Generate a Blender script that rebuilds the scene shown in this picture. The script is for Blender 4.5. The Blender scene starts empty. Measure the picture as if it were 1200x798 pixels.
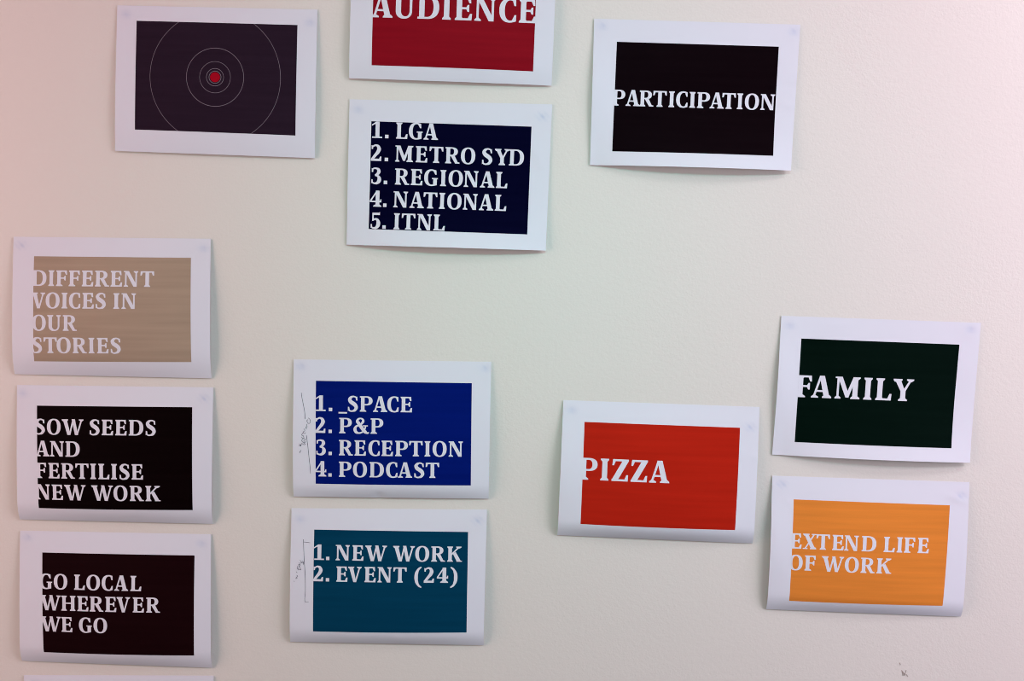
import bpy, bmesh, math, random
from mathutils import Vector, Matrix
from mathutils.geometry import delaunay_2d_cdt

scene = bpy.context.scene
C = scene.collection

# ------------------------------------------------------------------ camera
# wall coordinates (millimetres): X to the right, Y up from 1.5 m above the floor, Z out of the wall
def W3(x, y, z=0.0):
    return Vector((x/1000.0, -z/1000.0, 1.5+y/1000.0))
def WV(a, b, c):
    return Vector((a, -c, b))
cam_data = bpy.data.cameras.new('camera'); cam = bpy.data.objects.new('camera', cam_data); C.objects.link(cam)
cam_data.sensor_width = 36.0
cam_data.lens = 1018.8*36.0/1200.0
cam_data.clip_start = 0.02
right = WV(0.99957924, 0.02637888, -0.01206189); up = WV(-0.02724441, 0.99655414, -0.07834274); back = WV(0.00995373, 0.0786384, 0.99685351)
m = Matrix((right, up, back)).transposed().to_4x4(); m.translation = W3(0, 0, 1300)
cam.matrix_world = m
scene.camera = cam
if hasattr(scene, 'cycles'): scene.cycles.filter_width = 1.0      # crisp print edges

# ------------------------------------------------------------------ light and exposure
vs = scene.view_settings
vs.view_transform = 'Standard'; vs.look = 'None'; vs.exposure = 0.0; vs.gamma = 1.0; vs.use_curve_mapping = False
world = bpy.data.worlds.new('world'); scene.world = world; world.use_nodes = True
bgn = world.node_tree.nodes['Background']; bgn.inputs['Color'].default_value = (0.08, 1.0, 0.92, 1); bgn.inputs['Strength'].default_value = 0.13  # dim cyan ambient fill, added to neutralise pink-tinted shadows

def area(name, loc, target, sx, sy, energy, col, spread=180):
    d = bpy.data.lights.new(name, 'AREA'); d.shape = 'RECTANGLE'; d.size = sx; d.size_y = sy; d.energy = energy; d.color = col
    d.spread = math.radians(spread)
    o = bpy.data.objects.new(name, d); C.objects.link(o); o.location = loc
    o.rotation_euler = (Vector(target)-Vector(loc)).to_track_quat('-Z', 'Y').to_euler()
    return o
# LIGHTS
def lamp(name, loc, target, sx, sy, base, rgb, spread=180):
    k = max(rgb); return area(name, loc, target, sx, sy, base*k, tuple(v/k for v in rgb), spread)
lamp('ceiling_lamp', (0.2, -1.5, 2.78), (0.2, -1.5, 0.0), 1.2, 0.6, 30, (0.360, 0.110, 0.270))
lamp('ceiling_lamp', (2.0, -1.4, 2.78), (2.0, -1.4, 0.0), 1.2, 0.6, 30, (1.130, 1.160, 1.230))
lamp('ceiling_lamp', (1.5, -0.7, 2.78), (1.5, -0.7, 0.0), 1.2, 0.3, 30, (0.570, 0.560, 0.600))
lamp('side_fill', (-2.5, -0.9, 1.5), (-0.6, 0.0, 1.4), 1.2, 1.2, 30, (1.420, 0.945, 0.870))  # unseen fill, added to give the wall's left side its pink cast
lamp('green_centre_fill', (0.0, -1.6, 2.76), (0.0, 0.0, 1.47), 0.3, 0.3, 3, (0.010, 0.430, 0.335), 45)  # unseen narrow fill, added to tint the middle of the wall green
lamp('side_fill', (2.5, -0.9, 1.5), (0.6, 0.0, 1.35), 1.0, 0.8, 30, (1.040, 0.890, 1.120))  # unseen fill, added to brighten the right side and tint it pink
WALL = (222, 214, 206)
PAPER = (217, 215, 223)
DOT = (158, 8, 30)
TONER = {'target': (39, 25, 38), 'audience': (132, 12, 27), 'participation': (11, 1, 5), 'lga': (1, 0, 31), 'voices': (164, 142, 122),
         'sow': (9, 1, 2), 'local': (24, 4, 7), 'space': (1, 21, 102), 'event': (2, 56, 82), 'pizza': (176, 32, 17),
         'family': (1, 15, 9), 'extend': (218, 129, 52)}
STREAK = {}
PANEL_LABEL = {'target': 'charcoal printed panel', 'audience': 'crimson printed panel', 'participation': 'black printed panel', 'lga': 'navy printed panel',
               'voices': 'tan printed panel', 'sow': 'black printed panel', 'local': 'black printed panel', 'space': 'bright blue printed panel',
               'event': 'teal printed panel', 'pizza': 'orange-red printed panel', 'family': 'dark green printed panel', 'extend': 'yellow-orange printed panel'}

# ------------------------------------------------------------------ materials
def lin(c):
    def f(v):
        v /= 255.0
        return v/12.92 if v <= 0.04045 else ((v+0.055)/1.055)**2.4
    return tuple(f(v) for v in c)
def new_mat(name):
    mt = bpy.data.materials.new(name); mt.use_nodes = True
    nt = mt.node_tree
    return mt, nt, nt.nodes['Principled BSDF']
def N(nt, kind, **kw):
    n = nt.nodes.new(kind)
    for k, v in kw.items(): setattr(n, k, v)
    return n

def mat_wall():
    mt, nt, b = new_mat('painted_plaster')
    tc = N(nt, 'ShaderNodeTexCoord')
    n1 = N(nt, 'ShaderNodeTexNoise'); n1.inputs['Scale'].default_value = 320; n1.inputs['Detail'].default_value = 3
    n2 = N(nt, 'ShaderNodeTexNoise'); n2.inputs['Scale'].default_value = 150; n2.inputs['Detail'].default_value = 2
    nt.links.new(tc.outputs['Object'], n1.inputs['Vector']); nt.links.new(tc.outputs['Object'], n2.inputs['Vector'])
    ad = N(nt, 'ShaderNodeMath', operation='ADD'); nt.links.new(n1.outputs['Fac'], ad.inputs[0]); nt.links.new(n2.outputs['Fac'], ad.inputs[1])
    bp = N(nt, 'ShaderNodeBump'); bp.inputs['Strength'].default_value = 0.15; bp.inputs['Distance'].default_value = 0.0014
    nt.links.new(ad.outputs[0], bp.inputs['Height']); nt.links.new(bp.outputs['Normal'], b.inputs['Normal'])
    n3 = N(nt, 'ShaderNodeTexNoise'); n3.inputs['Scale'].default_value = 3.0; n3.inputs['Detail'].default_value = 2
    nt.links.new(tc.outputs['Object'], n3.inputs['Vector'])
    mx = N(nt, 'ShaderNodeMix', data_type='RGBA'); mx.inputs[6].default_value = lin(WALL)+(1,); mx.inputs[7].default_value = tuple(v*0.97 for v in lin(WALL))+(1,)
    nt.links.new(n3.outputs['Fac'], mx.inputs[0]); nt.links.new(mx.outputs[2], b.inputs['Base Color'])
    b.inputs['Roughness'].default_value = 0.55; b.inputs['Specular IOR Level'].default_value = 0.35
    return mt
def mat_plain(name, col, rough=0.8, spec=0.3):
    mt, nt, b = new_mat(name)
    tc = N(nt, 'ShaderNodeTexCoord'); n1 = N(nt, 'ShaderNodeTexNoise'); n1.inputs['Scale'].default_value = 14; n1.inputs['Detail'].default_value = 4
    nt.links.new(tc.outputs['Object'], n1.inputs['Vector'])
    mx = N(nt, 'ShaderNodeMix', data_type='RGBA'); mx.inputs[6].default_value = lin(col)+(1,); mx.inputs[7].default_value = tuple(v*0.9 for v in lin(col))+(1,)
    nt.links.new(n1.outputs['Fac'], mx.inputs[0]); nt.links.new(mx.outputs[2], b.inputs['Base Color'])
    b.inputs['Roughness'].default_value = rough; b.inputs['Specular IOR Level'].default_value = spec
    return mt
def mat_paper():
    mt, nt, b = new_mat('white_copy_paper')
    at = N(nt, 'ShaderNodeAttribute'); at.attribute_name = 'putty_show'
    mx = N(nt, 'ShaderNodeMix', data_type='RGBA'); mx.inputs[6].default_value = lin(PAPER)+(1,); mx.inputs[7].default_value = lin((190, 194, 213))+(1,)
    nt.links.new(at.outputs['Fac'], mx.inputs[0]); nt.links.new(mx.outputs[2], b.inputs['Base Color'])
    tc = N(nt, 'ShaderNodeTexCoord'); n1 = N(nt, 'ShaderNodeTexNoise'); n1.inputs['Scale'].default_value = 26; n1.inputs['Detail'].default_value = 1
    nt.links.new(tc.outputs['Object'], n1.inputs['Vector'])
    bp = N(nt, 'ShaderNodeBump'); bp.inputs['Strength'].default_value = 0.10; bp.inputs['Distance'].default_value = 0.002
    nt.links.new(n1.outputs['Fac'], bp.inputs['Height']); nt.links.new(bp.outputs['Normal'], b.inputs['Normal'])
    b.inputs['Roughness'].default_value = 0.7; b.inputs['Specular IOR Level'].default_value = 0.15
    return mt
def mat_print(name, col, streak=0.1, rough=0.5, spec=0.02):
    """laser-printed solid colour with faint horizontal banding and grain"""
    mt, nt, b = new_mat(name)
    uv = N(nt, 'ShaderNodeUVMap'); uv.uv_map = 'sheet'
    mp = N(nt, 'ShaderNodeMapping'); mp.inputs['Scale'].default_value = (1.3, 17, 1)
    nt.links.new(uv.outputs['UV'], mp.inputs['Vector'])
    n1 = N(nt, 'ShaderNodeTexNoise'); n1.inputs['Scale'].default_value = 1.0; n1.inputs['Detail'].default_value = 3
    nt.links.new(mp.outputs['Vector'], n1.inputs['Vector'])
    n2 = N(nt, 'ShaderNodeTexNoise'); n2.inputs['Scale'].default_value = 240; n2.inputs['Detail'].default_value = 1
    nt.links.new(uv.outputs['UV'], n2.inputs['Vector'])
    s = N(nt, 'ShaderNodeMath', operation='MULTIPLY_ADD'); s.inputs[1].default_value = 0.35
    nt.links.new(n2.outputs['Fac'], s.inputs[0]); nt.links.new(n1.outputs['Fac'], s.inputs[2])
    mr = N(nt, 'ShaderNodeMapRange'); mr.inputs['From Min'].default_value = 0.42; mr.inputs['From Max'].default_value = 0.93
    nt.links.new(s.outputs[0], mr.inputs['Value'])
    l = lin(col)
    mx = N(nt, 'ShaderNodeMix', data_type='RGBA')
    mx.inputs[6].default_value = tuple(v*(1-streak) for v in l)+(1,); mx.inputs[7].default_value = tuple(min(1, v*(1+streak)+0.0008) for v in l)+(1,)
    nt.links.new(mr.outputs['Result'], mx.inputs[0]); nt.links.new(mx.outputs[2], b.inputs['Base Color'])
    b.inputs['Roughness'].default_value = rough; b.inputs['Specular IOR Level'].default_value = spec
    return mt
M_wall = mat_wall(); M_paper = mat_paper()
M_floor = mat_plain('grey_carpet', (120, 118, 116), 0.95, 0.1)
M_ceil = mat_plain('ceiling_tile', (226, 226, 222), 0.9, 0.2)
M_pen = mat_plain('ballpoint_ink', (76, 76, 92), 0.6, 0.2)
M_pencil = mat_plain('pencil_graphite', (165, 148, 140), 0.7, 0.2)
M_ring = mat_plain('ring_line', (122, 110, 120), 0.6, 0.2)
M_dot = mat_print('red_toner', DOT, 0.1)
M_putty = mat_plain('blue_putty', (150, 165, 205), 0.7, 0.2)

def link(name, bm, mt, parent=None, smooth=True):
    me = bpy.data.meshes.new(name); bm.to_mesh(me); bm.free()
    for p in me.polygons: p.use_smooth = smooth
    me.materials.append(mt)
    o = bpy.data.objects.new(name, me); C.objects.link(o)
    if parent: o.parent = parent
    return o
def add_box(bm, x0, x1, y0, y1, z0, z1):
    vs_ = [bm.verts.new(p) for p in ((x0,y0,z0),(x1,y0,z0),(x1,y1,z0),(x0,y1,z0),(x0,y0,z1),(x1,y0,z1),(x1,y1,z1),(x0,y1,z1))]
    for f in ((0,3,2,1),(4,5,6,7),(0,1,5,4),(1,2,6,5),(2,3,7,6),(3,0,4,7)): bm.faces.new([vs_[i] for i in f])

# ------------------------------------------------------------------ the room: the wall, the floor and the ceiling
def slab(name, mt, *b):
    bm = bmesh.new(); add_box(bm, *b); o = link(name, bm, mt, None, False); o['kind'] = 'structure'; return o
slab('wall_back', M_wall, -2.6, 2.6, 0.0, 0.12, 0.0, 2.8)
slab('floor', M_floor, -2.6, 2.6, -4.2, 0.12, -0.1, 0.0)
slab('ceiling', M_ceil, -2.6, 2.6, -4.2, 0.12, 2.8, 2.9)

# ------------------------------------------------------------------ lettering: bold serif capitals, cap height 100
def arc(cx, cy, rx, ry, a0, a1, n=28, p=2.25):
    out = []
    for i in range(n+1):
        a = math.radians(a0+(a1-a0)*i/n); c, s = math.cos(a), math.sin(a)
        out.append((cx+rx*math.copysign(abs(c)**(2/p), c), cy+ry*math.copysign(abs(s)**(2/p), s)))
    return out
def strip(a, b):
    return [[a[i], a[i+1], b[i+1], b[i]] for i in range(len(a)-1)]
def rect(x0, x1, y0, y1):
    return [[(x0, y0), (x1, y0), (x1, y1), (x0, y1)]]
def stroke(pts, ws, n=7):
    P = []; Wd = []
    k = len(pts)
    g = lambda i: pts[max(0, min(k-1, i))]
    for i in range(k-1):
        for j in range(n if i < k-2 else n+1):
            t = j/n; p0, p1, p2, p3 = g(i-1), g(i), g(i+1), g(i+2)
            q = [0.5*(2*p1[d]+(p2[d]-p0[d])*t+(2*p0[d]-5*p1[d]+4*p2[d]-p3[d])*t*t+(3*p1[d]-p0[d]-3*p2[d]+p3[d])*t**3) for d in (0, 1)]
            P.append(q); tt = t*t*(3-2*t); Wd.append(ws[i]*(1-tt)+ws[i+1]*tt)
    L, R = [], []
    for i, q in enumerate(P):
        a = P[max(0, i-1)]; b = P[min(len(P)-1, i+1)]
        dx, dy = b[0]-a[0], b[1]-a[1]; l = math.hypot(dx, dy) or 1
        L.append((q[0]-dy/l*Wd[i]/2, q[1]+dx/l*Wd[i]/2)); R.append((q[0]+dy/l*Wd[i]/2, q[1]-dx/l*Wd[i]/2))
    return strip(L, R)
def stem(x, y0=0, y1=100, w=23):
    return rect(x, x+w, y0, y1)
def serif(x0, x1, top=False, h=7, a=None, b=None):
    """thin slab with bracketed slopes towards the stem a..b"""
    y, s = (100, -1) if top else (0, 1)
    if a is None: return rect(x0, x1, min(y, y+s*h), max(y, y+s*h))
    return [[(x0, y), (x1, y), (x1, y+s*h*0.8), (b, y+s*h*1.9), (a, y+s*h*1.9), (x0, y+s*h*0.8)]]
GL = {}
GL['I'] = stem(7)+serif(0, 37, False, 7, 7, 30)+serif(0, 37, True, 7, 7, 30)
_E = stem(7)+serif(0, 36, True, 7, 7, 30)+rect(20, 67, 91, 100)+[[(52, 93), (67, 100), (69, 73), (61, 73)]]+rect(28, 54, 47, 55.5)+[[(46, 51.2), (54, 66), (61, 66), (61, 36), (54, 36)]]
GL['E'] = _E+serif(0, 36, False, 7, 7, 30)+rect(20, 71, 0, 9)+[[(55, 7), (65, 28), (74, 28), (72, 0)]]
GL['F'] = [list(q) for q in _E]+serif(0, 42, False, 7, 7, 30)
GL['F'] = [[(x*1.02, y) for x, y in q] for q in GL['F']]
GL['L'] = stem(7)+serif(0, 38, True, 7, 7, 30)+serif(0, 36, False, 7, 7, 30)+rect(20, 70, 0, 9)+[[(53, 7), (63, 30), (72, 30), (70, 0)]]
GL['T'] = stem(32)+serif(24, 63, False, 7, 32, 55)+rect(3, 84, 91, 100)+[[(1, 100), (16, 93), (8, 72), (0, 72)], [(86, 100), (71, 93), (79, 72), (87, 72)]]
GL['H'] = stem(7)+stem(65)+rect(28, 67, 46.5, 55)+sum([serif(x, x+37, t, 7, x+7, x+30) for x in (0, 58) for t in (0, 1)], [])
GL['N'] = rect(8, 18, 0, 100)+rect(73, 83, 0, 100)+serif(0, 28, False, 7, 8, 18)+serif(62, 91, True, 7, 73, 83)+serif(0, 22, True)+[[(6, 100), (32, 100), (83, 8), (83, 0), (62, 0), (14, 88)]]
GL['M'] = rect(8, 17.5, 0, 97)+rect(79, 102, 0, 100)+serif(0, 27, False, 7, 8, 17.5)+serif(71, 112, False, 7, 79, 102)+serif(84, 112, True, 7, 84, 102)+serif(0, 22, True)+[[(5, 100), (31, 100), (63, 22), (63, 6), (49, 6), (14, 90)], [(50, 6), (62, 6), (88, 84), (88, 100), (80, 100), (52, 22)]]
GL['A'] = [[(34, 101), (57, 101), (83, 4), (57, 4)], [(35, 101), (45, 101), (17, 4), (7, 4)]]+rect(20, 66, 27, 35.5)+serif(0, 32, False, 7, 9, 18)+serif(49, 91, False, 7, 58, 83)
GL['V'] = [[(6, 97), (32, 97), (54, -1), (35, -1)], [(70, 97), (80, 97), (53, -1), (43, -1)]]+serif(0, 40, True, 7, 6, 31)+serif(57, 88, True, 7, 71, 80)
GL['W'] = [[(7, 97), (33, 97), (58, -1), (37, -1)], [(69, 101), (79, 101), (57, -1), (47, -1)], [(64, 101), (85, 101), (107, -1), (86, -1)], [(123, 97), (133, 97), (105, -1), (95, -1)]]+serif(0, 41, True, 7, 7, 33)+serif(111, 141, True, 7, 123, 132)
GL['X'] = [[(6, 97), (33, 97), (80, 3), (53, 3)], [(66, 97), (76, 97), (20, 3), (10, 3)]]+serif(0, 41, True, 7, 7, 33)+serif(55, 85, True)+serif(0, 31, False)+serif(46, 86, False, 7, 53, 79)
GL['Y'] = stem(34.5, 0, 46)+[[(6, 97), (32, 97), (53, 50), (57, 38), (34.5, 38), (34.5, 44)], [(73, 97), (83, 97), (57.5, 46), (46, 40), (46, 48)]]+serif(0, 40, True, 7, 6, 32)+serif(60, 92, True, 7, 73, 82)+serif(26, 66, False, 7, 34.5, 57.5)
GL['Z'] = rect(5, 75, 91, 100)+[[(4, 100), (17, 93), (9, 72), (1, 72)], [(47, 93), (75, 93), (29, 7), (1, 7)]]+rect(0, 72, 0, 9)+[[(57, 7), (66, 29), (74, 29), (73, 0)]]
GL['K'] = stem(7)+serif(0, 37, True, 7, 7, 30)+serif(0, 37, False, 7, 7, 30)+[[(29, 42), (29, 55), (68, 95), (81, 95)], [(36, 53), (55, 64), (89, 4), (61, 4)]]+serif(57, 92, True, 7, 67, 80)+rect(60, 96, 0, 7)
GL['D'] = stem(7)+rect(0, 42, 91.5, 100)+rect(0, 42, 0, 8.5)+strip(arc(40, 50, 53, 50, -90, 90, 30, 2.35), arc(40, 50, 28.5, 41.5, -90, 90, 30, 2.3))
GL['P'] = stem(7)+rect(0, 44, 91.5, 100)+rect(28, 44, 41, 49.5)+serif(0, 41, False, 7, 7, 30)+strip(arc(42, 70.5, 39, 29.5, -90, 90, 24, 2.3), arc(42, 70.5, 15.5, 21, -90, 90, 24, 2.3))
GL['R'] = stem(7)+rect(0, 42, 91.5, 100)+rect(28, 42, 46, 54)+serif(0, 38, False, 7, 7, 30)+strip(arc(40, 73, 38, 27, -90, 90, 24, 2.3), arc(40, 73, 14.5, 18.5, -90, 90, 24, 2.3))+[[(33, 48), (46, 52), (58, 49), (79, 9), (90, 7), (90, 0), (63, 0)]]
GL['O'] = strip(arc(45, 50, 45, 52, 0, 360, 48), arc(45, 50, 21.5, 43.5, 0, 360, 48))
_C = strip(arc(45, 50, 45, 52, 62, 298, 36), arc(47.5, 50, 24, 43, 62, 298, 36))
GL['C'] = _C+[[(58, 88), (64, 99), (71, 97), (72, 69), (64, 69), (60, 82)], [(57, 10), (64, 1), (73, 4), (74, 31), (66, 31), (61, 19)]]
GL['G'] = [list(q) for q in _C]+[[(58, 88), (64, 99), (75, 96), (77, 69), (69, 69), (62, 82)], [(55, 8), (58, -1), (80, 4), (80, 42), (57, 42), (57, 10)]]+rect(49, 86, 41, 48.5)
GL['U'] = rect(8, 31, 30, 100)+rect(68, 79, 30, 100)+serif(0, 39, True, 7, 8, 31)+serif(58, 88, True, 7, 68, 79)+strip(arc(43.5, 32, 35.5, 34, 180, 360, 24), arc(49.5, 32, 18.5, 24, 180, 360, 24))
GL['S'] = stroke([(57, 89), (48, 95), (34, 97), (20, 90), (13, 77), (21, 62), (36, 52), (49, 41), (55, 26), (47, 10), (30, 3), (16, 4), (6, 11)], [8, 9, 10, 17, 22, 25, 26, 25, 22, 17, 10, 9, 8])+[[(50, 90), (61, 97), (63, 71), (55, 71)], [(2, 3), (14, 10), (10, 30), (2, 30)]]
GL['1'] = stem(20, 0, 98, 25)+rect(0, 63, 0, 9)+[[(-3, 74), (-3, 82), (24, 101), (45, 101), (45, 92), (24, 90)]]
GL['2'] = stroke([(7, 84), (16, 92), (31, 97), (45, 89), (50, 73), (43, 55), (28, 36), (8, 10)], [9, 10, 11, 19, 24, 22, 18, 15])+rect(0, 64, 0, 14)+[[(50, 10), (57, 28), (66, 28), (65, 0)], [(3, 97), (14, 93), (12, 73), (4, 73)]]
GL['3'] = stroke([(5, 90), (16, 96), (31, 96), (43, 89), (46, 76), (38, 62), (22, 53.5)], [9, 9, 11, 19, 22, 17, 9])+stroke([(22, 53.5), (40, 49), (49, 36), (48, 19), (36, 6), (19, 3.5), (3, 10)], [9, 13, 22, 24, 17, 10, 9])+[[(1, 97), (12, 93), (10, 73), (2, 73)], [(0, 3), (10, 8), (8, 28), (0, 28)]]
GL['4'] = stem(36, 0, 100, 24)+serif(22, 73, False, 8, 36, 60)+rect(0, 73, 28, 37)+[[(0, 30), (0, 38), (41, 101), (55, 101), (55, 92), (37, 80), (9, 35)]]+[[(64, 28), (64, 33), (66, 47), (73, 47), (73, 28)]]
GL['5'] = rect(9, 55, 85, 100)+[[(9, 100), (18, 100), (18, 52), (9, 46)]]+[[(48, 100), (57, 104), (57, 85), (48, 85)]]+stroke([(10, 50), (28, 60), (42, 54), (48, 38), (46, 20), (35, 6), (18, 3.5), (3, 10)], [9, 11, 18, 24, 24, 17, 10, 9])+[[(0, 3), (10, 8), (8, 28), (0, 28)]]
GL['&'] = stroke([(38, 66), (26, 77), (31, 92), (46, 98), (60, 92), (63, 79), (54, 65), (36, 55), (17, 44), (11, 27), (18, 10), (36, 3), (57, 9), (73, 26), (80, 50)], [20, 19, 13, 9, 13, 17, 14, 10, 14, 21, 19, 10, 10, 9, 9])+stroke([(27, 76), (48, 46), (74, 14), (90, 4), (101, 8)], [19, 22, 22, 12, 7])+rect(62, 94, 47, 54)
GL['.'] = rect(0, 22, 0, 22)
GL['_'] = rect(0, 55, -14, -4)
GL['('] = stroke([(45, 103), (26, 88), (14, 62), (11.5, 36), (14, 10), (26, -16), (46, -31)], [8, 14, 21, 23, 21, 14, 8])
GL[')'] = [[(46-x, y) for x, y in q] for q in GL['(']]

# ------------------------------------------------------------------ the printed sheets
WORDS = {
 'audience': ['AUDIENCE'], 'participation': ['PARTICIPATION'], 'pizza': ['PIZZA'], 'family': ['FAMILY'],
 'lga': ['1. LGA', '2. METRO SYD', '3. R E G I O N A L', '4. N A T I O N A L', '5. ITNL'],
 'voices': ['DIFFERENT', 'VOICES IN', 'OUR', 'STORIES'],
 'sow': ['SOW SEEDS', 'AND', 'FERTILISE', 'NEW WORK'],
 'local': ['GO LOCAL', 'WHEREVER', 'WE GO'],
 'space': ['1. _SPACE', '2. P&P', '3. RECEPTION', '4. PODCAST'],
 'event': ['1. NEW WORK', '2. EVENT (24)'],
 'extend': ['EXTEND LIFE', 'OF WORK'],
}
SHEETS = {'target': {'outer': [(-602.9, 373.22), (-309.6, 373.84), (-310.83, 159.63), (-607.3, 162.9)],
            'panel': [(-574.29, 351.62), (-338.28, 350.95), (-339.37, 191.45), (-576.61, 194.32)],
            'curl': {'belly': 6,
                     'end': 0.4,
                     'lift': 0,
                     'lift_u': 0.5,
                     'edge': (0.3, 0.2),
                     'start': 0.8,
                     'putty': ((0.045, 0.06), (0.965, 0.09)),
                     'creases': ()}},
 'lga': {'outer': [(-260.95, 246.59), (36.81, 246.31), (33.45, 32.73), (-262.79, 33.73)],
         'panel': [(-228.39, 215.5), (7.42, 213.45), (5.5, 55.76), (-229.72, 57.69)],
         'curl': {'belly': 1.5,
                  'end': 0.9,
                  'lift': 10,
                  'lift_u': 0.55,
                  'edge': (1.2, 0),
                  'start': 0.84,
                  'putty': ((0.045, 0.07), (0.955, 0.085)),
                  'creases': ((0.93, 0.33, 0.9, 14, 0.4), (0.96, 0.42, 0.9, 10, 0.35), (0.9, 0.72, -0.6, 16, 0.3))}},
 'participation': {'outer': [(94.17, 370.27), (393.27, 368.55), (389.01, 158.56), (94.99, 159.91)],
                   'panel': [(128.25, 338.11), (363.62, 336.59), (361.76, 179.18), (126.73, 180.24)],
                   'curl': {'belly': 1.5,
                            'end': 0.8,
                            'lift': 11,
                            'lift_u': 0.58,
                            'edge': (2.5, 1.0),
                            'start': 0.84,
                            'putty': ((0.04, 0.05), (0.97, 0.05)),
                            'creases': ((0.95, 0.42, 0.05, 16, -0.4), (0.96, 0.55, 0.05, 12, 0.4))}},
 'voices': {'outer': [(-761.98, 32.76), (-466.19, 37.41), (-464.81, -172.14), (-763.99, -173.98)],
            'panel': [(-730.5, 4.51), (-495.04, 8.25), (-492.95, -147.62), (-730.47, -152.94)],
            'curl': {'belly': 11,
                     'end': 0.08,
                     'lift': 0,
                     'lift_u': 0.5,
                     'edge': (0, 0),
                     'start': 0.8,
                     'putty': ((0.04, 0.06), (0.965, 0.07)),
                     'creases': ((0.95, 0.72, 1.2, 16, 0.3),)}},
 'sow': {'outer': [(-760.82, -190.54), (-462.47, -185.82), (-462.88, -396.25), (-760.07, -398.03)],
         'panel': [(-729.84, -220.83), (-493.63, -216.57), (-491.12, -373.52), (-726.4, -377.41)],
         'curl': {'belly': 11.5,
                  'end': 0.07,
                  'lift': 0,
                  'lift_u': 0.5,
                  'edge': (0, 0),
                  'start': 0.86,
                  'putty': ((0.03, 0.06), (0.955, 0.08)),
                  'creases': ()}},
 'local': {'outer': [(-760.24, -415.82), (-465.95, -412.66), (-464.22, -623.99), (-760.85, -622.19)],
           'panel': [(-725.33, -448.28), (-490.69, -445.89), (-489.77, -602.08), (-722.5, -603.99)],
           'curl': {'belly': 11,
                    'end': 0.08,
                    'lift': 0,
                    'lift_u': 0.5,
                    'edge': (0, 0),
                    'start': 0.86,
                    'putty': ((0.04, 0.05), (0.95, 0.07)),
                    'creases': ()}},
 'space': {'outer': [(-340.6, -139.94), (-43.35, -135.32), (-42.13, -344.5), (-339.17, -349.6)],
           'panel': [(-306.54, -171.2), (-71.65, -168.24), (-69.36, -323.42), (-304.45, -327.55)],
           'curl': {'belly': 9,
                    'end': 0.2,
                    'lift': 0,
                    'lift_u': 0.5,
                    'edge': (1.5, 1.0),
                    'start': 0.89,
                    'putty': ((0.035, 0.05), (0.97, 0.05)),
                    'creases': ((0.44, 0.985, 0.0, 6, -2.2), (0.05, 0.77, 0.4, 14, 0.3))}},
 'event': {'outer': [(-342.6, -368.25), (-44.31, -361.53), (-44.35, -574.31), (-342.74, -578.41)],
           'panel': [(-307.09, -399.93), (-72.04, -396.58), (-70.66, -552.22), (-306.36, -557.71)],
           'curl': {'belly': 10.5,
                    'end': 0.12,
                    'lift': 0,
                    'lift_u': 0.5,
                    'edge': (1.0, 0.5),
                    'start': 0.88,
                    'putty': ((0.045, 0.08), (0.955, 0.08)),
                    'creases': ((0.57, 0.955, 0.15, 10, 0.5),)}},
 'pizza': {'outer': [(66.78, -190.3), (361.42, -192.47), (360.79, -401.88), (63.93, -397.87)],
           'panel': [(99.47, -222.06), (333.12, -224.38), (331.23, -379.47), (97.99, -376.99)],
           'curl': {'belly': 13,
                    'end': 0.06,
                    'lift': 0,
                    'lift_u': 0.5,
                    'edge': (2.5, 0),
                    'start': 0.875,
                    'putty': ((0.045, 0.07), (0.955, 0.15)),
                    'creases': ((0.98, 0.36, 0.1, 12, 0.4),)}},
 'family': {'outer': [(387.31, -54.53), (683.27, -57.12), (678.45, -267.07), (383.83, -264.23)],
            'panel': [(418.48, -87.65), (653.49, -90.36), (649.08, -245.83), (416.01, -243.63)],
            'curl': {'belly': 1.5,
                     'end': 0.8,
                     'lift': 10,
                     'lift_u': 0.6,
                     'edge': (3.5, 0.5),
                     'start': 0.84,
                     'putty': ((0.045, 0.07), (0.95, 0.05)),
                     'creases': ((0.28, 0.05, -0.1, 18, 0.3),)}},
 'extend': {'outer': [(385.78, -296.59), (682.39, -297.88), (683.11, -506.33), (386.46, -503.77)],
            'panel': [(419.09, -331.33), (654.18, -333.47), (650.64, -487.6), (418.69, -487.11)],
            'curl': {'belly': 11.5,
                     'end': 0.08,
                     'lift': 0,
                     'lift_u': 0.5,
                     'edge': (3.0, 0.5),
                     'start': 0.87,
                     'putty': ((0.05, 0.06), (0.96, 0.1)),
                     'creases': ((0.93, 0.12, 0.35, 16, 0.6), (0.1, 0.2, 0.6, 14, 0.3))}},
 'audience': {'outer': [(-259.22, 486.33), (37.53, 482.8), (35.01, 272.85), (-261.61, 276.39)],
              'panel': [(-226.87, 453.1), (9.56, 449.86), (7.41, 291.82), (-228.31, 295.02)],
              'curl': {'belly': 8,
                       'end': 0.35,
                       'lift': 1.5,
                       'lift_u': 0.5,
                       'edge': (0, 1.5),
                       'start': 0.82,
                       'putty': ((0.055, 0.07), (0.95, 0.085)),
                       'creases': ((0.05, 0.68, 0.1, 14, 0.35),)}},
 'last': {'outer': [(-758.79, -645.28), (-462.14, -636.72), (-456.05, -846.4), (-752.67, -854.97)],
          'panel': [(-726.68, -673.65), (-491.22, -666.85), (-485.37, -822.3), (-720.15, -829.02)],
          'curl': {'belly': 8,
                   'end': 0.12,
                   'lift': 0,
                   'lift_u': 0.5,
                   'edge': (0, 0),
                   'start': 0.84,
                   'putty': ((0.055, 0.07), (0.95, 0.085)),
                   'creases': ()}}}
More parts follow.
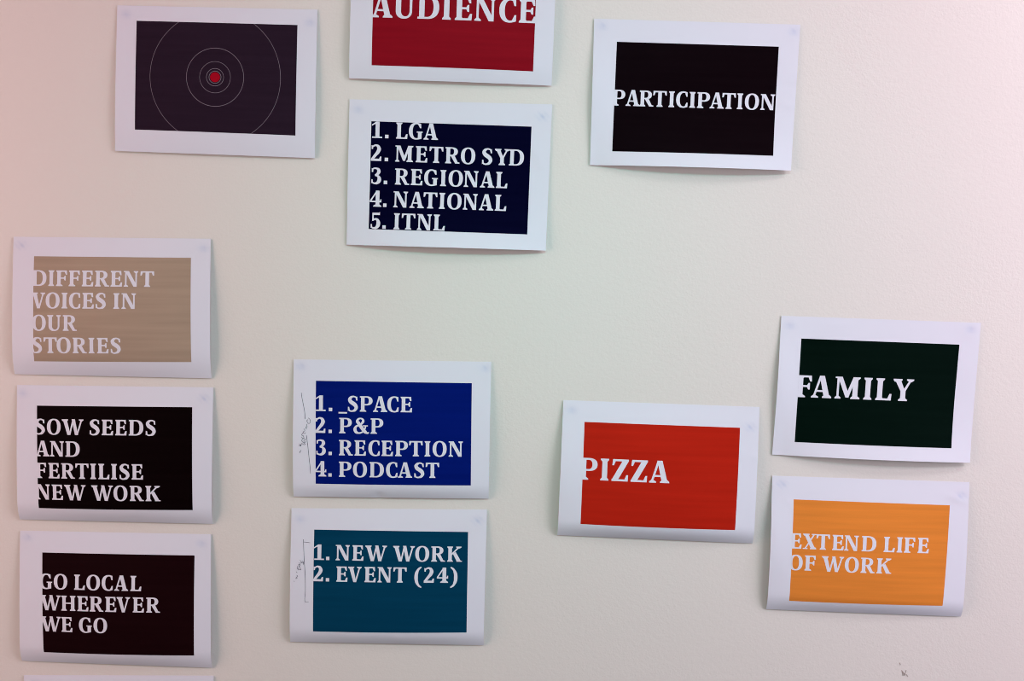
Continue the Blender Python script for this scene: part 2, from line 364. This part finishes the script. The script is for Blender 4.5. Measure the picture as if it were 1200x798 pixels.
# cap height, baseline and left edge of every letter, millimetres on the printed panel
TEXT = {'lga': [(23.6, 24.05, [1.67, 20.7, 36.9, 55.75, 77.56]), (23.6, 57.51, [0.52, 20.95, 36.53, 66.77, 86.93, 110.48, 133.58, 164.49, 183.54, 204.73]),
         (23.6, 91.11, [1.98, 20.45, 37.03, 60.52, 80.3, 104.13, 116.43, 139.11, 163.11, 186.65]),
         (23.6, 124.68, [0.6, 20.45, 35.61, 59.71, 80.28, 103.58, 115.63, 139.01, 162.71, 186.35]),
         (23.6, 156.96, [2.78, 20.35, 37.28, 48.83, 72.16, 96.55])],
 'participation': [(22.9, 91.57, [-2.9, 16.68, 36.85, 56.59, 79.56, 90.43, 110.01, 121.28, 139.68, 157.69, 179.66, 191.04, 213.98])],
 'voices': [(23.6, 44.4, [-2.2, 22.73, 34.4, 53.65, 73.37, 93.28, 116.67, 136.41, 161.08]),
            (23.6, 77.78, [-2.4, 19.08, 43.43, 54.52, 74.82, 94.54, 121.38, 133.56]), (23.6, 111.39, [-1.8, 21.67, 45.48]),
            (23.6, 145.1, [-2.2, 15.73, 35.88, 60.13, 84.18, 96.87, 116.89])],
 'sow': [(23.6, 43.78, [-3.2, 15.38, 38.26, 80.64, 99.47, 120.02, 140.58, 165.79]), (23.6, 77.36, [-2.2, 20.16, 43.98]),
         (23.6, 110.97, [-2.8, 17.22, 37.18, 58.98, 82.03, 94.35, 113.98, 126.19, 144.97]),
         (23.6, 144.15, [-2.8, 21.82, 41.16, 83.11, 116.98, 141.68, 165.62])],
 'local': [(23.6, 56.65, [-4.6, 18.28, 50.3, 69.48, 93.32, 113.01, 137.85]),
           (23.6, 89.97, [-4.0, 30.04, 55.42, 74.98, 99.12, 116.87, 141.92, 162.73]), (23.6, 123.55, [-4.0, 30.02, 57.75, 80.68])],
 'space': [(23.6, 45.89, [0.23, 19.95, 34.7, 48.54, 67.14, 87.21, 108.52, 128.82]), (23.6, 79.38, [-0.61, 19.65, 35.94, 57.36, 83.79]),
           (23.6, 113.3, [1.14, 19.75, 35.73, 59.47, 80.47, 100.47, 121.29, 142.23, 165.68, 177.78, 202.01]),
           (23.6, 146.51, [-0.83, 19.45, 35.64, 57.23, 82.23, 107.52, 125.66, 149.84, 167.43])],
 'event': [(23.6, 46.35, [0.93, 19.05, 33.86, 59.32, 79.06, 121.81, 155.78, 180.28, 204.67]),
           (23.6, 79.25, [-0.6, 19.2, 35.3, 53.4, 78.6, 98.7, 122.7, 155.0, 169.5, 189.4, 210.1])],
 'pizza': [(33.6, 88.49, [-5.0, 26.98, 44.08, 72.93, 101.06])],
 'family': [(33.4, 88.99, [-3.3, 20.15, 55.55, 98.62, 116.68, 142.39])],
 'extend': [(23.6, 75.34, [-3.2, 16.1, 36.18, 60.37, 78.61, 105.03, 138.45, 158.38, 169.5, 190.22]),
            (23.6, 108.8, [-4.2, 20.1, 45.96, 80.83, 105.18, 129.27])],
 'audience': [(33.6, 89.74, [-1.68, 30.7, 65.19, 101.14, 119.47, 147.9, 183.54, 212.29])]}
NOTES = {'event': [[(-16.4, 15.2), (-15.7, 28.3), (-15.0, 41.1), (-14.0, 53.8), (-12.8, 68.4), (-12.3, 81.2), (-12.1, 95.8), (-13.1, 106.8), (-12.6, 111.3)],
           [(-15.8, 19.2), (-11.7, 19.5), (-5.8, 20.3)], [(-13.0, 111.7), (-7.1, 111.5)],
           [(-21.2, 47.5), (-18.9, 49.3), (-19.7, 52.1), (-17.6, 50.6), (-14.9, 52.9)], [(-17.6, 48.4), (-15.8, 50.2), (-15.4, 54.2)],
           [(-22.6, 51.2), (-20.8, 54.3), (-22.0, 56.7), (-23.3, 54.3), (-21.5, 53.6)],
           [(-22.9, 56.7), (-20.7, 59.0), (-19.6, 62.1), (-22.5, 61.2), (-23.9, 59.1)], [(-24.7, 56.7), (-25.3, 59.4), (-23.2, 62.7)],
           [(-26.7, 64.9), (-24.9, 66.7)], [(-25.9, 70.4), (-24.1, 72.2), (-26.2, 73.7), (-26.9, 75.9), (-24.8, 74.8)],
           [(-30.1, 79.6), (-29.0, 80.5)]],
 'space': [[(-22.0, 18.4), (-21.2, 24.9), (-18.8, 36.4), (-16.7, 47.8), (-16.0, 58.5)],
           [(-13.9, 83.0), (-11.7, 100.3), (-10.1, 116.7), (-8.5, 131.5), (-7.8, 142.2)],
           [(-11.2, 56.7), (-8.6, 59.2), (-7.9, 62.8), (-10.2, 65.4), (-12.3, 63.3), (-13.4, 61.2), (-11.5, 59.2)],
           [(-12.3, 65.8), (-13.9, 67.4), (-12.6, 70.4), (-15.0, 70.4), (-14.4, 73.2), (-13.1, 72.4)],
           [(-17.9, 73.2), (-16.3, 76.0), (-18.7, 78.2), (-17.6, 80.6), (-15.0, 79.3)],
           [(-19.5, 79.8), (-21.1, 83.1), (-18.7, 84.3), (-17.9, 87.2), (-19.8, 88.1), (-21.1, 85.9)],
           [(-17.6, 88.0), (-15.5, 90.5), (-17.9, 91.8), (-16.9, 94.6), (-14.7, 92.9)],
           [(-18.7, 88.9), (-21.1, 91.4), (-19.5, 93.8), (-15.9, 97.0), (-17.9, 97.9), (-21.1, 95.5)],
           [(-21.1, 97.1), (-23.5, 100.1), (-24.7, 98.5), (-23.0, 97.5), (-22.4, 100.4)],
           [(-21.9, 106.2), (-23.5, 108.3), (-24.6, 110.3), (-22.7, 109.0)]]}
SCRIBBLE = [[(595.4, -582.7), (597.1, -586.1)], [(599.3, -594.4), (600.9, -598.4), (601.8, -603.3)], [(600.7, -596.1), (604.6, -602.3)],
 [(606.3, -594.1), (603.8, -602.8)], [(606.2, -600.5), (609.5, -604.0)]]
def sheet_height(k, u, v):
    """distance of the sheet from the wall in mm at u (left-right 0..1), v (top-bottom 0..1)"""
    A, c, lift, rt, s0 = k['belly'], k['end'], k['lift'], k['edge'], k['start']
    if v < s0:
        f = math.sin(math.pi/2*max(v, 0)/s0)
    else:
        t = (v-s0)/(1-s0)
        f = 1-(1-c)*t*t
    m = 1-(2*u-1)**2
    h = 1.2 + A*f*(0.55+0.45*m)
    t = max(0.0, (v-0.45)/0.55)
    h += lift*t*t*max(0.0, 1-((u-k['lift_u'])/0.55)**2 if abs(u-k['lift_u']) < 0.55 else 0.0)
    # the free left / right edges stand a little off the wall between the stuck corners
    h += rt[0]*math.exp(-(u/0.10)**2)*math.sin(math.pi*min(1, max(0, v))) ** 2
    h += rt[1]*math.exp(-((1-u)/0.10)**2)*math.sin(math.pi*min(1, max(0, v))) ** 2
    # thumb-pressed dents over the putty in the top corners
    for (pu, pv) in k['putty']:
        d = ((u-pu)*297/6.0)**2+((v-pv)*210/5.0)**2
        h -= 0.55*math.exp(-d)
        d = ((u-pu)*297/13.0)**2+((v-pv)*210/11.0)**2
        h += 0.5*math.exp(-d)
    for (cu, cv, ang, ln, dep) in k['creases']:
        dx = (u-cu)*297; dy = (v-cv)*210
        a = dx*math.cos(ang)+dy*math.sin(ang); b = -dx*math.sin(ang)+dy*math.cos(ang)
        h += dep*math.exp(-(a/ln)**2)*math.exp(-(b/3.5)**2)
    return h

PW, PH = 236.0, 158.0
def bilerp(q, u, v):
    a = [q[0][i]*(1-u)+q[1][i]*u for i in (0, 1)]; b = [q[3][i]*(1-u)+q[2][i]*u for i in (0, 1)]
    return a[0]*(1-v)+b[0]*v, a[1]*(1-v)+b[1]*v
class Sheet:
    """a curled sheet on the wall; maps sheet or panel millimetres to points in the room"""
    def __init__(self, key):
        d = SHEETS[key]; self.o = d['outer']; self.p = d['panel']; self.k = d['curl']
        self.base = W3(*bilerp(self.o, 0.5, 1.0))
        A, B, D = self.o[0], self.o[1], self.o[3]
        self.ex = (B[0]-A[0], B[1]-A[1]); self.ey = (D[0]-A[0], D[1]-A[1])
        self.det = self.ex[0]*self.ey[1]-self.ex[1]*self.ey[0]
    def uv(self, x, y):
        q = self.o; u = v = 0.5                       # invert the bilinear sheet by Newton steps
        for _ in range(4):
            a = bilerp(q, u, v); dx, dy = x-a[0], y-a[1]
            u += (dx*self.ey[1]-dy*self.ey[0])/self.det; v += (self.ex[0]*dy-self.ex[1]*dx)/self.det
        return u, v
    def sheet_pt(self, u, v, off=0.0):
        x, y = bilerp(self.o, u, v)
        return W3(x, y, sheet_height(self.k, u, v)+off)-self.base
    def panel_pt(self, mx, my, off):
        """mx right, my down from the printed panel's top left corner"""
        x, y = bilerp(self.p, mx/PW, my/PH); u, v = self.uv(x, y)
        return W3(x, y, sheet_height(self.k, u, v)+off)-self.base

def build_paper(S, parent):
    nu, nv, th = 66, 48, 0.12
    bm = bmesh.new(); uvl = bm.loops.layers.uv.new('sheet')
    fr = [[bm.verts.new(S.sheet_pt(i/nu, j/nv, 0)) for i in range(nu+1)] for j in range(nv+1)]
    bk = [[bm.verts.new(S.sheet_pt(i/nu, j/nv, -th)) for i in range(nu+1)] for j in range(nv+1)]
    pos = {}
    for j in range(nv+1):
        for i in range(nu+1): pos[fr[j][i]] = pos[bk[j][i]] = (i/nu, 1-j/nv)
    def face(*vv):
        f = bm.faces.new(vv)
        for l in f.loops: l[uvl].uv = pos[l.vert]
    for j in range(nv):
        for i in range(nu):
            face(fr[j][i], fr[j+1][i], fr[j+1][i+1], fr[j][i+1]); face(bk[j][i], bk[j][i+1], bk[j+1][i+1], bk[j+1][i])
    rim_start = len(bm.faces)
    for i in range(nu):
        face(fr[0][i], fr[0][i+1], bk[0][i+1], bk[0][i]); face(fr[nv][i], bk[nv][i], bk[nv][i+1], fr[nv][i+1])
    for j in range(nv):
        face(fr[j][0], bk[j][0], bk[j+1][0], fr[j+1][0]); face(fr[j][nu], fr[j+1][nu], bk[j+1][nu], bk[j][nu])
    vals = []
    bm.verts.index_update()
    for v in bm.verts:
        u, w = pos[v]; s = 0.0
        for q, (pu, pv) in enumerate(S.k['putty']):
            dx = (u-pu)*297; dy = (1-w-pv)*210
            s = max(s, math.exp(-((dx/7.0)**2+(dy/5.0)**2))*(0.6+0.4*math.sin(dx*0.7+q*2)*math.cos(dy*0.6)))
        vals.append(s)
    bm.faces.ensure_lookup_table()
    for f in bm.faces[rim_start:]:
        for e in f.edges: e.smooth = False
    o = link('paper', bm, M_paper, parent)
    at = o.data.attributes.new('putty_show', 'FLOAT', 'POINT'); at.data.foreach_set('value', vals)
    return o
def build_panel(S, parent, mt):
    nu, nv = 60, 50
    bm = bmesh.new(); uvl = bm.loops.layers.uv.new('sheet')
    g = [[bm.verts.new(S.panel_pt(PW*i/nu, PH*j/nv, 0.06)) for i in range(nu+1)] for j in range(nv+1)]
    for j in range(nv):
        for i in range(nu):
            f = bm.faces.new((g[j][i], g[j+1][i], g[j+1][i+1], g[j][i+1]))
            for l, (a, b) in zip(f.loops, ((i, j), (i, j+1), (i+1, j+1), (i+1, j))): l[uvl].uv = (a/nu, 1-b/nv)
    return link('printed_panel', bm, mt, parent)
def flat_part(S, name, polys, mt, parent, off, clip=True):
    """flat shapes in panel millimetres, cut off at the panel's edge and laid on the curled sheet"""
    pts, faces = [], []
    for q in sum([[p[:3], [p[0], p[2], p[3]]] if len(p) == 4 else [p] for p in polys], []):
        ar = sum(q[i][0]*q[(i+1) % len(q)][1]-q[(i+1) % len(q)][0]*q[i][1] for i in range(len(q)))
        if abs(ar) < 1e-4: continue
        if ar < 0: q = q[::-1]
        faces.append(list(range(len(pts), len(pts)+len(q)))); pts += [Vector(p) for p in q]
    vs2, _, fs2, _, _, fo = delaunay_2d_cdt(pts, [], faces, 1, 1e-4)   # overlapping strokes merge into one flat sheet
    bm = bmesh.new(); bv = [bm.verts.new((p[0], p[1], 0)) for p in vs2]
    for f, src in zip(fs2, fo):
        if src: bm.faces.new([bv[i] for i in f[::-1]])  # y runs down: reversed, every face looks into the room
    def cut(co, no, clear=False):
        bmesh.ops.bisect_plane(bm, geom=bm.verts[:]+bm.edges[:]+bm.faces[:], dist=1e-5, plane_co=co, plane_no=no, clear_outer=clear)
    if clip:
        cut((0.0, 0, 0), (-1, 0, 0), True); cut((PW, 0, 0), (1, 0, 0), True); cut((0, 0.0, 0), (0, -1, 0), True); cut((0, PH, 0), (0, 1, 0), True)
    ys = [v.co.y for v in bm.verts]; xs = [v.co.x for v in bm.verts]
    y = math.floor(min(ys)/2.5)*2.5+2.5
    while y < max(ys): cut((0, y, 0), (0, 1, 0)); y += 2.5
    x = math.floor(min(xs)/12)*12+12
    while x < max(xs): cut((x, 0, 0), (1, 0, 0)); x += 12
    bmesh.ops.triangulate(bm, faces=bm.faces[:])
    for v in bm.verts: v.co = S.panel_pt(v.co.x, v.co.y, off)
    return link(name, bm, mt, parent, False)
def text_polys(txt, cap, base, xs):
    s = cap/100.0; out = []
    for ch, x in zip(txt.replace(' ', ''), xs):
        for q in GL[ch]: out.append([(x+a*s, base-b*s) for a, b in q])
    return out
def build_putty(S, parent):
    for pu, pv in S.k['putty']:
        x, y = bilerp(S.o, pu, pv); h = sheet_height(S.k, pu, pv)
        bm = bmesh.new(); rings = []
        for r, z in ((3.2, 0.0), (4.2, h*0.3), (3.8, h-0.25), (2.2, h-0.16)):
            rings.append([bm.verts.new(W3(x+r*1.25*math.cos(a*math.pi/8)*(1+0.1*math.sin(3*a+pu*9)), y+r*math.sin(a*math.pi/8), max(z, 0.0))-S.base) for a in range(16)])
        for a, b in zip(rings, rings[1:]):
            for i in range(16): bm.faces.new((a[i], a[(i+1) % 16], b[(i+1) % 16], b[i]))
        bm.faces.new(rings[-1]); bm.faces.new(rings[0][::-1])
        link('adhesive_putty', bm, M_putty, parent)

INFO = [
 ('target', 'white sheet with a charcoal panel of thin rings round a red dot', None),
 ('audience', 'white sheet with a crimson panel reading AUDIENCE, cut off by the top of the photo', None),
 ('participation', 'white sheet with a black panel reading PARTICIPATION', None),
 ('lga', 'white sheet with a navy panel listing five lines from LGA to ITNL', None),
 ('voices', 'white sheet with a tan panel reading DIFFERENT VOICES IN OUR STORIES', None),
 ('sow', 'white sheet with a black panel reading SOW SEEDS AND FERTILISE NEW WORK', None),
 ('local', 'white sheet with a black panel reading GO LOCAL WHEREVER WE GO', None),
 ('space', 'white sheet with a bright blue panel listing SPACE, P&P, RECEPTION and PODCAST', None),
 ('event', 'white sheet with a teal panel reading NEW WORK and EVENT (24)', None),
 ('pizza', 'white sheet with an orange-red panel reading PIZZA', None),
 ('family', 'white sheet with a dark green panel reading FAMILY', None),
 ('extend', 'white sheet with a yellow-orange panel reading EXTEND LIFE OF WORK', None),
 ('last', 'top edge of a white sheet at the bottom left, below GO LOCAL', None),
]
for key, label, _ in INFO:
    S = Sheet(key)
    root = bpy.data.objects.new('printed_sheet', None); C.objects.link(root)
    root.location = S.base; root.empty_display_size = 0.03
    root['label'] = label; root['category'] = 'printed sheet'; root['group'] = 'printed sheets stuck on the wall'
    build_paper(S, root); build_putty(S, root)
    if key == 'last': continue                       # only its blank top margin is in the photograph
    panel = build_panel(S, root, mat_print('toner_'+key, TONER[key], *STREAK.get(key, ())))
    panel['label'] = PANEL_LABEL[key]
    for txt, (cap, base, xs) in zip(WORDS.get(key, ()), TEXT.get(key, ())):
        t = flat_part(S, 'text_line', text_polys(txt, cap, base, xs), M_paper, root, 0.12)
    if key == 'target':
        for r, w in ((42.0, 0.70), (22.6, 0.6), (12.6, 0.7), (8.8, 0.75)):
            flat_part(S, 'ring', strip(arc(117.3, 78.5, r+w/2, r+w/2, 0, 360, 96, 2), arc(117.3, 78.5, r-w/2, r-w/2, 0, 360, 96, 2)), M_ring, root, 0.12)
        for a0 in (-62, 118):                        # the widest ring runs off the panel: two arcs
            flat_part(S, 'ring_arc', strip(arc(117.3, 78.5, 96.0, 96.0, a0, a0+124, 70, 2), arc(117.3, 78.5, 95.4, 95.4, a0, a0+124, 70, 2)), M_ring, root, 0.12)
        d = flat_part(S, 'bullseye', [arc(117.3, 78.5, 7.2, 7.2, 0, 360, 40, 2)[:-1]], M_dot, root, 0.12); d['label'] = 'red dot'
    if key in NOTES:
        polys = []
        for st in NOTES[key]: polys += stroke(st, [0.62]*len(st), 4)
        n_ = flat_part(S, 'pen_note', polys, M_pen, root, 0.10, False); n_['label'] = 'handwritten pen note running up the left margin'

# faint pencil marks on the bare wall, lower right
polys = []
for st in SCRIBBLE: polys += stroke(st, [1.0]*len(st), 4)
bm = bmesh.new()
ox, oy = SCRIBBLE[1][0]
for q in polys:
    vv = [bm.verts.new(W3(x, y, 0.25)-W3(ox, oy)) for x, y in q]; f = bm.faces.new(vv)
bmesh.ops.remove_doubles(bm, verts=bm.verts[:], dist=1e-6)
o = link('pencil_mark', bm, M_pencil); o.location = W3(ox, oy)
o['label'] = 'faint pencil scratch on the bare wall at the bottom right'; o['category'] = 'pencil mark'
